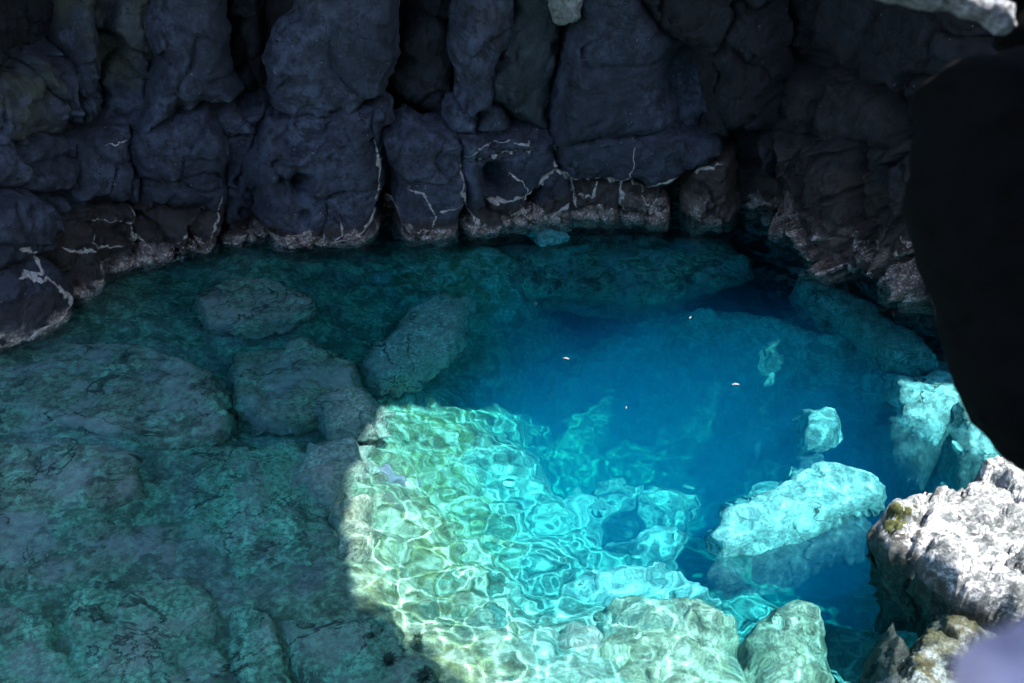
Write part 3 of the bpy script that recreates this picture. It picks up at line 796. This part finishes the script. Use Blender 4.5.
# green moss on its tip, a skin over the rock's own relief
mc = on_water(894, 503, .2)
X, Y = np.meshgrid(np.arange(mc[0] - .25, mc[0] + .25, .009), np.arange(mc[1] - .25, mc[1] + .25, .009), indexing='ij')
Z, sd = o_fn[big.name](X, Y)
blob = 1.0 - ((X - mc[0]) / .13) ** 2 - ((Y - mc[1]) / .08) ** 2 + 1.6 * fbm(X / .07, Y / .07, 88, 4)
lift = .013 * np.clip(blob, 0, 1) ** .5 * (.6 + .8 * vnoise(X / .014, Y / .014, 89)) - .004
shell('moss_patch', np.stack([X, Y, Z + lift], -1), (blob > 0) & (sd > .012), np.stack([X, Y, Z - .02], -1), M_MOSS, big)
FR = 'broken stones below the white rock'
boulder('shore_stone', 'white wet stone beside the dark deep pool at the bottom right', [(884, 640), (902, 612), (914, 640), (906, 676), (888, 690)], .05, M_WHITE, R=.12, drop=1.2, g=.014, group=FR, fs=.2)
boulder('shore_ledge', 'low broken white ledge with ochre stains under the big white rock', [(892, 690), (908, 655), (918, 624), (950, 606), (1000, 604), (1050, 610), (1160, 620), (1160, 780), (890, 760)], .02, M_BANK, R=.10, drop=1.2, g=.012, group=FR, fs=.16, fa=.34, cat='rock ledge', warp=.09)

# ------------------------------------------------------------------ sea urchins on the teal slab
def urchin(px, py, r, label):
    c = under(px, py, .2)
    bm = bmesh.new()
    bmesh.ops.create_icosphere(bm, subdivisions=2, radius=r * .55)
    rnd = random.Random(px)
    body = bpy.data.meshes.new('sea_urchin')
    bm.to_mesh(body)
    body.materials.append(M_URCHIN)
    vs = [v.co.copy() for v in bm.verts]
    bm.clear()
    for v in vs:
        n = v.normalized()
        t = n.orthogonal().normalized()
        s = n.cross(t)
        w = r * .06
        tip = bm.verts.new(n * r * rnd.uniform(.85, 1.25))
        ring = [bm.verts.new(v * .96 + t * w * math.cos(a) + s * w * math.sin(a)) for a in (0, 2.1, 4.2)]
        for q in range(3):
            bm.faces.new((ring[q], ring[(q + 1) % 3], tip))
    me = bpy.data.meshes.new('spines')
    bm.to_mesh(me)
    me.materials.append(M_URCHIN)
    o = bpy.data.objects.new('sea_urchin', body)
    sp = bpy.data.objects.new('spines', me)
    COL.objects.link(o)
    COL.objects.link(sp)
    sp.parent = o
    RECV.append(sp)
    o.location = (c[0], c[1], -.2 + r * .3)
    RECV.append(o)
    return tag(o, label, 'sea urchin', 'black sea urchins on the teal slab')


urchin(389, 660, .05, 'black sea urchin in the middle of the row on the teal slab')
urchin(418, 640, .045, 'black sea urchin nearest the sunlit slope')
urchin(370, 637, .032, 'smallest black sea urchin above the others')
urchin(424, 678, .05, 'black sea urchin closest to the bottom edge')

# ------------------------------------------------------------------ floating scraps
def scrap(px, py, L, ang, label):
    c = on_water(px, py)
    bm = bmesh.new()
    n = 9
    top, bot = [], []
    for q in range(n):
        t = q / (n - 1)
        w = L * .16 * math.sin(math.pi * t) ** .7 + .0006
        z = .006 + .012 * math.sin(math.pi * t) * L / .08
        top.append([bm.verts.new((L * (t - .5), s * w, z + (.004 if s == 0 else 0))) for s in (-1, 0, 1)])
        bot.append([bm.verts.new((L * (t - .5), s * w, z - .003)) for s in (-1, 0, 1)])
    for q in range(n - 1):
        for s in range(2):
            bm.faces.new((top[q][s], top[q + 1][s], top[q + 1][s + 1], top[q][s + 1]))
            bm.faces.new((bot[q][s + 1], bot[q + 1][s + 1], bot[q + 1][s], bot[q][s]))
        bm.faces.new((top[q][0], bot[q][0], bot[q + 1][0], top[q + 1][0]))
        bm.faces.new((top[q + 1][2], bot[q + 1][2], bot[q][2], top[q][2]))
    me = bpy.data.meshes.new('floating_scrap')
    bm.to_mesh(me)
    me.materials.append(M_FLECK)
    o = bpy.data.objects.new('floating_scrap', me)
    COL.objects.link(o)
    o.location = (c[0], c[1], .012)
    o.rotation_euler = (0, 0, ang)
    return tag(o, label, 'leaf scrap', 'white scraps floating on the pool')


scrap(566, 361, .045, -.3, 'largest white scrap floating over the blue water')
scrap(735, 387, .05, .05, 'long faint scrap floating over the deepest blue')
scrap(690, 320, .03, .9, 'small scrap floating in front of the dark wall')
scrap(626, 410, .025, 1.4, 'tiny scrap floating below the largest white one')
scrap(536, 306, .035, -1.2, 'thin scrap floating nearest the pale ridge')

# ------------------------------------------------------------------ water: a rippled surface, and the tinted depth below it
X, Y = np.meshgrid(np.arange(-6.5, 6, .0145), np.arange(1.2, 9.2, .0145), indexing='ij')
rng = np.random.default_rng(4)
Zw = np.zeros(X.shape)
amp = .38 + 1.5 * np.exp(-(((X + .1) / .9) ** 2 + ((Y - 3.6) / .9) ** 2)) + 1.4 * np.exp(-(((X - 1.0) / 1.1) ** 2 + ((Y - 2.9) / .45) ** 2))
for q in range(70):
    a = rng.normal(2.6, 1.7)
    L = math.exp(rng.uniform(math.log(.07), math.log(.5)))
    k = 2 * math.pi / L
    Zw += .0022 * L * (L / .4) ** .1 * np.sin(k * (X * math.cos(a) + Y * math.sin(a)) + rng.uniform(0, 6.28))
amp *= .45 + 1.1 * vnoise(X / .45, Y / .45, 55)
Zw *= amp
n0, n1 = X.shape
i, j = np.meshgrid(np.arange(n0 - 1), np.arange(n1 - 1), indexing='ij')
i, j = i.ravel(), j.ravel()
f = np.stack([i * n1 + j, (i + 1) * n1 + j, (i + 1) * n1 + j + 1, i * n1 + j + 1], 1)
wm = bpy.data.materials.new('water_surface')
wm.use_nodes = True
nd = wm.node_tree.nodes
nd.remove(nd['Principled BSDF'])
g = nd.new('ShaderNodeBsdfGlass')
g.inputs['IOR'].default_value = 1.33
g.inputs['Roughness'].default_value = 0
tr = nd.new('ShaderNodeBsdfTransparent')
mxs = nd.new('ShaderNodeMixShader')
mxs.inputs[0].default_value = .15
wm.node_tree.links.new(g.outputs[0], mxs.inputs[1])
wm.node_tree.links.new(tr.outputs[0], mxs.inputs[2])
wm.node_tree.links.new(mxs.outputs[0], nd['Material Output'].inputs[0])
water = structure(new_mesh('water', np.stack([X, Y, Zw], -1).reshape(-1, 3), f, wm))
water.cycles.is_caustics_caster = True

def volume(name, nodes_fn, lo, hi):
    m = bpy.data.materials.new(name)
    m.use_nodes = True
    n = m.node_tree.nodes
    n.remove(n['Principled BSDF'])
    m.node_tree.links.new(nodes_fn(n), n['Material Output'].inputs[1])
    bm = bmesh.new()
    bmesh.ops.create_cube(bm, size=1)
    for v in bm.verts:
        v.co = [(lo[i] + hi[i]) / 2 + v.co[i] * (hi[i] - lo[i]) for i in range(3)]
    me = bpy.data.meshes.new(name)
    bm.to_mesh(me)
    me.materials.append(m)
    o = structure(bpy.data.objects.new(name, me))
    COL.objects.link(o)


ABS = (1.6, .19, .06)


def water_colour(n):
    """clear tinted water everywhere; blue scatter is added in the deep pool only, for its glow"""
    lk = n.id_data.links
    ab = n.new('ShaderNodeVolumeAbsorption')
    ab.inputs[0].default_value = (1 - ABS[0] / 1.8, 1 - ABS[1] / 1.8, 1 - ABS[2] / 1.8, 1)
    ab.inputs[1].default_value = 1.8
    sc_ = n.new('ShaderNodeVolumeScatter')
    sc_.inputs[0].default_value = (.02, .48, 1.0, 1)
    tc = n.new('ShaderNodeNewGeometry')
    sep = n.new('ShaderNodeSeparateXYZ')
    lk.new(tc.outputs['Position'], sep.inputs[0])
    flat = n.new('ShaderNodeCombineXYZ')
    lk.new(sep.outputs[0], flat.inputs[0])
    lk.new(sep.outputs[1], flat.inputs[1])
    dist = n.new('ShaderNodeVectorMath')
    dist.operation = 'DISTANCE'
    lk.new(flat.outputs[0], dist.inputs[0])
    dist.inputs[1].default_value = (1.2, 5.75, 0)

    def ramp(v, p, q, hi):
        m = n.new('ShaderNodeMapRange')
        m.interpolation_type = 'SMOOTHSTEP'
        lk.new(v, m.inputs[0])
        for i, x in zip((1, 2, 3, 4), (p, q, 0, hi)):
            m.inputs[i].default_value = x
        return m.outputs[0]
    mul = n.new('ShaderNodeMath')
    mul.operation = 'MULTIPLY'
    lk.new(ramp(dist.outputs['Value'], 2.3, .9, 1), mul.inputs[0])
    lk.new(ramp(sep.outputs[2], -.35, -1.3, .62), mul.inputs[1])  # added density keeps the blue glow to the deep pool
    lk.new(mul.outputs[0], sc_.inputs[1])
    ad = n.new('ShaderNodeAddShader')
    lk.new(ab.outputs[0], ad.inputs[0])
    lk.new(sc_.outputs[0], ad.inputs[1])
    return ad.outputs[0]


volume('water_body', water_colour, (-6.9, 1.3, -6), (6.9, 9.2, .03))

for o in RECV:
    o.cycles.is_caustics_receiver = True

# ------------------------------------------------------------------ foreground arch (black limb of rock close to the camera)
def limb(name, outline, dist, thick, mat, label, cat, g=.03, seed=5, R=.3, fa=.0, fs=.2):
    """a rounded mass whose outline is given at a distance from the camera; it has a front, a rear and real depth"""
    fwd = np.array([0, CP, -SP])
    right = np.array([1., 0, 0])
    up = np.array([0, SP, CP])
    P = np.array([((x - W / 2) / FX * dist, -(y - H / 2) / FX * dist) for x, y in outline])
    lo, hi = P.min(0) - .1, P.max(0) + .1
    A, B = np.meshgrid(np.arange(lo[0], hi[0], g), np.arange(lo[1], hi[1], g), indexing='ij')
    wa = A + .05 * fbm(A / .3, B / .3, seed, 6, .6) + .012 * fbm(A / .05, B / .05, seed + 4, 3)
    wb = B + .05 * fbm(A / .3 + 4, B / .3, seed + 1, 6, .6)
    sd = poly_sd(wa, wb, P)
    t = np.clip(sd / R, 0, 1)
    h = thick / 2 * np.sqrt(np.clip(1 - (1 - t) ** 2, 0, 1)) + .06 * fbm(A / .25, B / .25, seed + 3, 5) * t + fa * facet(A, B, fs, seed + 8, .8, .7) * t
    ga, gb = np.gradient(sd, g)
    gl = np.hypot(ga, gb) + 1e-6
    o_ = np.clip(-sd, 0, None)
    A, B = A + o_ * ga / gl, B + o_ * gb / gl
    base = CAM + A[..., None] * right + B[..., None] * up + fwd * dist
    front = base - fwd * h[..., None]
    rear = base + fwd * (h + .02)[..., None]
    mask = sd > -1.5 * g
    nu, nv = mask.shape
    q = mask[:-1, :-1] & mask[1:, :-1] & mask[1:, 1:] & mask[:-1, 1:]
    i, j = np.nonzero(q)
    a, b, c, d = i * nv + j, (i + 1) * nv + j, (i + 1) * nv + j + 1, i * nv + j + 1
    f = np.concatenate([np.stack([a, b, c, d], 1), np.stack([d, c, b, a], 1) + nu * nv])
    e = np.concatenate([np.stack(p, 1) for p in ((a, b), (b, c), (c, d), (d, a))])
    key = np.sort(e, 1)
    uq, inv, cnt = np.unique(key[:, 0] * 10 ** 7 + key[:, 1], return_inverse=True, return_counts=True)
    be = e[cnt[inv] == 1]
    f = np.concatenate([f, np.stack([be[:, 1], be[:, 0], be[:, 0] + nu * nv, be[:, 1] + nu * nv], 1)])
    V = np.concatenate([front.reshape(-1, 3), rear.reshape(-1, 3)])
    used = np.unique(f)
    m = np.full(len(V), -1)
    m[used] = np.arange(len(used))
    return tag(new_mesh(name, V[used], m[f], mat), label, cat)


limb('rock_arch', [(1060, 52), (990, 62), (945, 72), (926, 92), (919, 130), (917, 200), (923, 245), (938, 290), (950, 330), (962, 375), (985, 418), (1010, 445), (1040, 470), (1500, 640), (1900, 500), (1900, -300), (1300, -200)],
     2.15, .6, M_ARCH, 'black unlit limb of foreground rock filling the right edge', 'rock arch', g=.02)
limb('rock_lip', [(862, -14), (884, 0), (912, 3), (930, 10), (952, 12), (962, 21), (985, 19), (1000, 28), (1016, 24), (1008, 4), (990, -6), (962, -12), (930, -16), (890, -20)],
     2.2, .12, M_LIP, 'pale sunlit lip of rock at the top right above the black arch', 'rock lip', g=.004, seed=31, R=.10, fa=.10, fs=.07)
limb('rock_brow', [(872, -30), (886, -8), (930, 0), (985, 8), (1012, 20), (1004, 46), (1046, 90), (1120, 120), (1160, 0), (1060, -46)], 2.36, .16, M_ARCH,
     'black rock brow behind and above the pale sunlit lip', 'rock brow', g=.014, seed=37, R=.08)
limb('near_stone', [(984, 700), (1002, 676), (1020, 660), (1046, 646), (1140, 630), (1140, 760), (970, 760)], .5, .1, M_LILAC, 'blurred pale lilac stone in the bottom right corner close to the viewer', 'stone', g=.005, seed=41, R=.05)

# ------------------------------------------------------------------ sun, unseen roof with openings shaped for the sun patches, sky
SUN_EL, SUN_AZ = rad(66), math.atan2(-.20, .97)          # direction towards the sun, measured from +x
S = np.array([math.cos(SUN_EL) * math.cos(SUN_AZ), math.cos(SUN_EL) * math.sin(SUN_AZ), math.sin(SUN_EL)])
SW = -refract(-S)                                         # towards the sun, under water
ROOF = 5.4


def to_roof(p):
    p = np.array(p, float)
    if p[2] < 0:
        p = p + SW * (-p[2] / SW[2])
    return (p + S * ((ROOF - p[2]) / S[2]))[:2]


lit = [(366, 600, .40), (352, 560, .42), (354, 500, .48), (358, 450, .55), (368, 412, .6), (392, 398, .6), (430, 396, .7), (470, 394, 1.1), (500, 400, 1.5),
       (545, 406, 1.8), (585, 408, 2.4), (660, 410, 2.7), (740, 408, 2.3), (800, 384, .9), (850, 378, 1.0), (884, 378, .6), (950, 374, .5), (1010, 372, .4),
       (1080, 380, .1), (1300, 450, 0), (1350, 720, 0), (900, 770, 0), (640, 750, .1), (540, 740, .3), (500, 730, .40), (476, 700, .40), (450, 664, .40), (410, 628, .40)]
hole = np.array([to_roof(under(x, y, shallow(d_))) for x, y, d_ in lit])
lp = CAM + ray(965, 4) * (2.2 / float(ray(950, 4) @ np.array([0, CP, -SP])))
lip = [to_roof(lp + np.array(q)) for q in ((-.08, -.14, 0), (.22, -.14, 0), (.22, .14, 0), (-.08, .14, 0))]


def roughen(P, seed, amp=.30):
    out = []
    n = len(P)
    for q in range(n):
        a, b = np.array(P[q]), np.array(P[(q + 1) % n])
        m = max(1, int(np.linalg.norm(b - a) / .04))
        for t in range(m):
            p = a + (b - a) * t / m
            out.append((p[0] + amp * float(fbm(np.array(p[0] / .45), np.array(p[1] / .45), seed, 6, .7)), p[1] + amp * float(fbm(np.array(p[0] / .45), np.array(p[1] / .45 + 7), seed, 6, .7))))
    return out


bm = bmesh.new()
outer = [(-4.3, 3.5), (-.6, 3.6), (-.3, 1.6), (-1.5, -2.3), (12, -2.5), (17, 2), (17, 16), (-9, 16), (-6.5, 8), (-3.9, 6.2)]
edges = []
for loop in (outer, roughen(hole, 71), roughen(lip, 72, .02)):
    vs = [bm.verts.new((p[0], p[1], ROOF)) for p in loop]
    edges += [bm.edges.new((vs[q], vs[(q + 1) % len(vs)])) for q in range(len(vs))]
bmesh.ops.triangle_fill(bm, use_beauty=True, edges=edges)
ret = bmesh.ops.extrude_face_region(bm, geom=bm.faces[:])
for v in ret['geom']:
    if isinstance(v, bmesh.types.BMVert):
        v.co.z += .35
        v.co.x += S[0] / S[2] * .35
        v.co.y += S[1] / S[2] * .35
bmesh.ops.recalc_face_normals(bm, faces=bm.faces[:])
me = bpy.data.meshes.new('sun_mask_roof')
bm.to_mesh(me)
me.materials.append(M_ROOF)
o = structure(bpy.data.objects.new('sun_mask_roof', me))  # unseen slab, added and cut to shape the sunlight on the pool
COL.objects.link(o)

A, B = np.meshgrid(np.arange(-1.6, 11, .15), np.arange(-.5, 5.6, .15), indexing='ij')
dd = .25 * facet(A, B, .9, 700, .8, .6) + .12 * fbm(A / .6, B / .6, 701, 4)
pos = np.stack([A, -2.3 + dd - .02 * A, B], -1)
structure(shell('sky_block_wall', pos, np.ones(A.shape, bool), pos - np.array([0, .8, 0]), M_BACK))  # unseen wall, added to keep sky light off the foreground arch

sun = bpy.data.lights.new('sun', 'SUN')
sun.energy = 4.4
sun.angle = rad(.5)
sun.color = (1.0, .95, .88)
sun.cycles.is_caustics_light = True
so = bpy.data.objects.new('sun', sun)
COL.objects.link(so)
so.rotation_euler = Vector(-S).to_track_quat('-Z', 'Y').to_euler()

w = bpy.data.worlds.new('World')
scene.world = w
w.use_nodes = True
sky = w.node_tree.nodes.new('ShaderNodeTexSky')
sky.sky_type = 'NISHITA'
sky.sun_disc = False
sky.sun_elevation = SUN_EL
sky.sun_rotation = math.pi / 2 - SUN_AZ
bg = w.node_tree.nodes['Background']
w.node_tree.links.new(sky.outputs[0], bg.inputs[0])
bg.inputs[1].default_value = .15

# ------------------------------------------------------------------ camera and render settings
cd = bpy.data.cameras.new('camera')
co = bpy.data.objects.new('camera', cd)
COL.objects.link(co)
co.location = CAM
co.rotation_euler = (math.pi / 2 - PITCH, 0, 0)
cd.sensor_width = 36
cd.lens = FX / W * 36
cd.clip_start = .02
cd.clip_end = 500
cd.dof.use_dof = True
cd.dof.focus_distance = 7.0
cd.dof.aperture_fstop = 2.8
scene.camera = co

scene.view_settings.view_transform = 'Standard'
scene.view_settings.look = 'None'
scene.view_settings.exposure = 2.5
scene.view_settings.gamma = 1
scene.render.engine = 'CYCLES'
cy = scene.cycles
cy.caustics_refractive = True
cy.caustics_reflective = False
cy.blur_glossy = 0
cy.max_bounces = 9
cy.diffuse_bounces = 3
cy.glossy_bounces = 3
cy.transmission_bounces = 6
cy.volume_bounces = 2
cy.use_denoising = True
cy.sample_clamp_indirect = 6

cy.volume_step_rate = 1.0
cy.volume_max_steps = 128
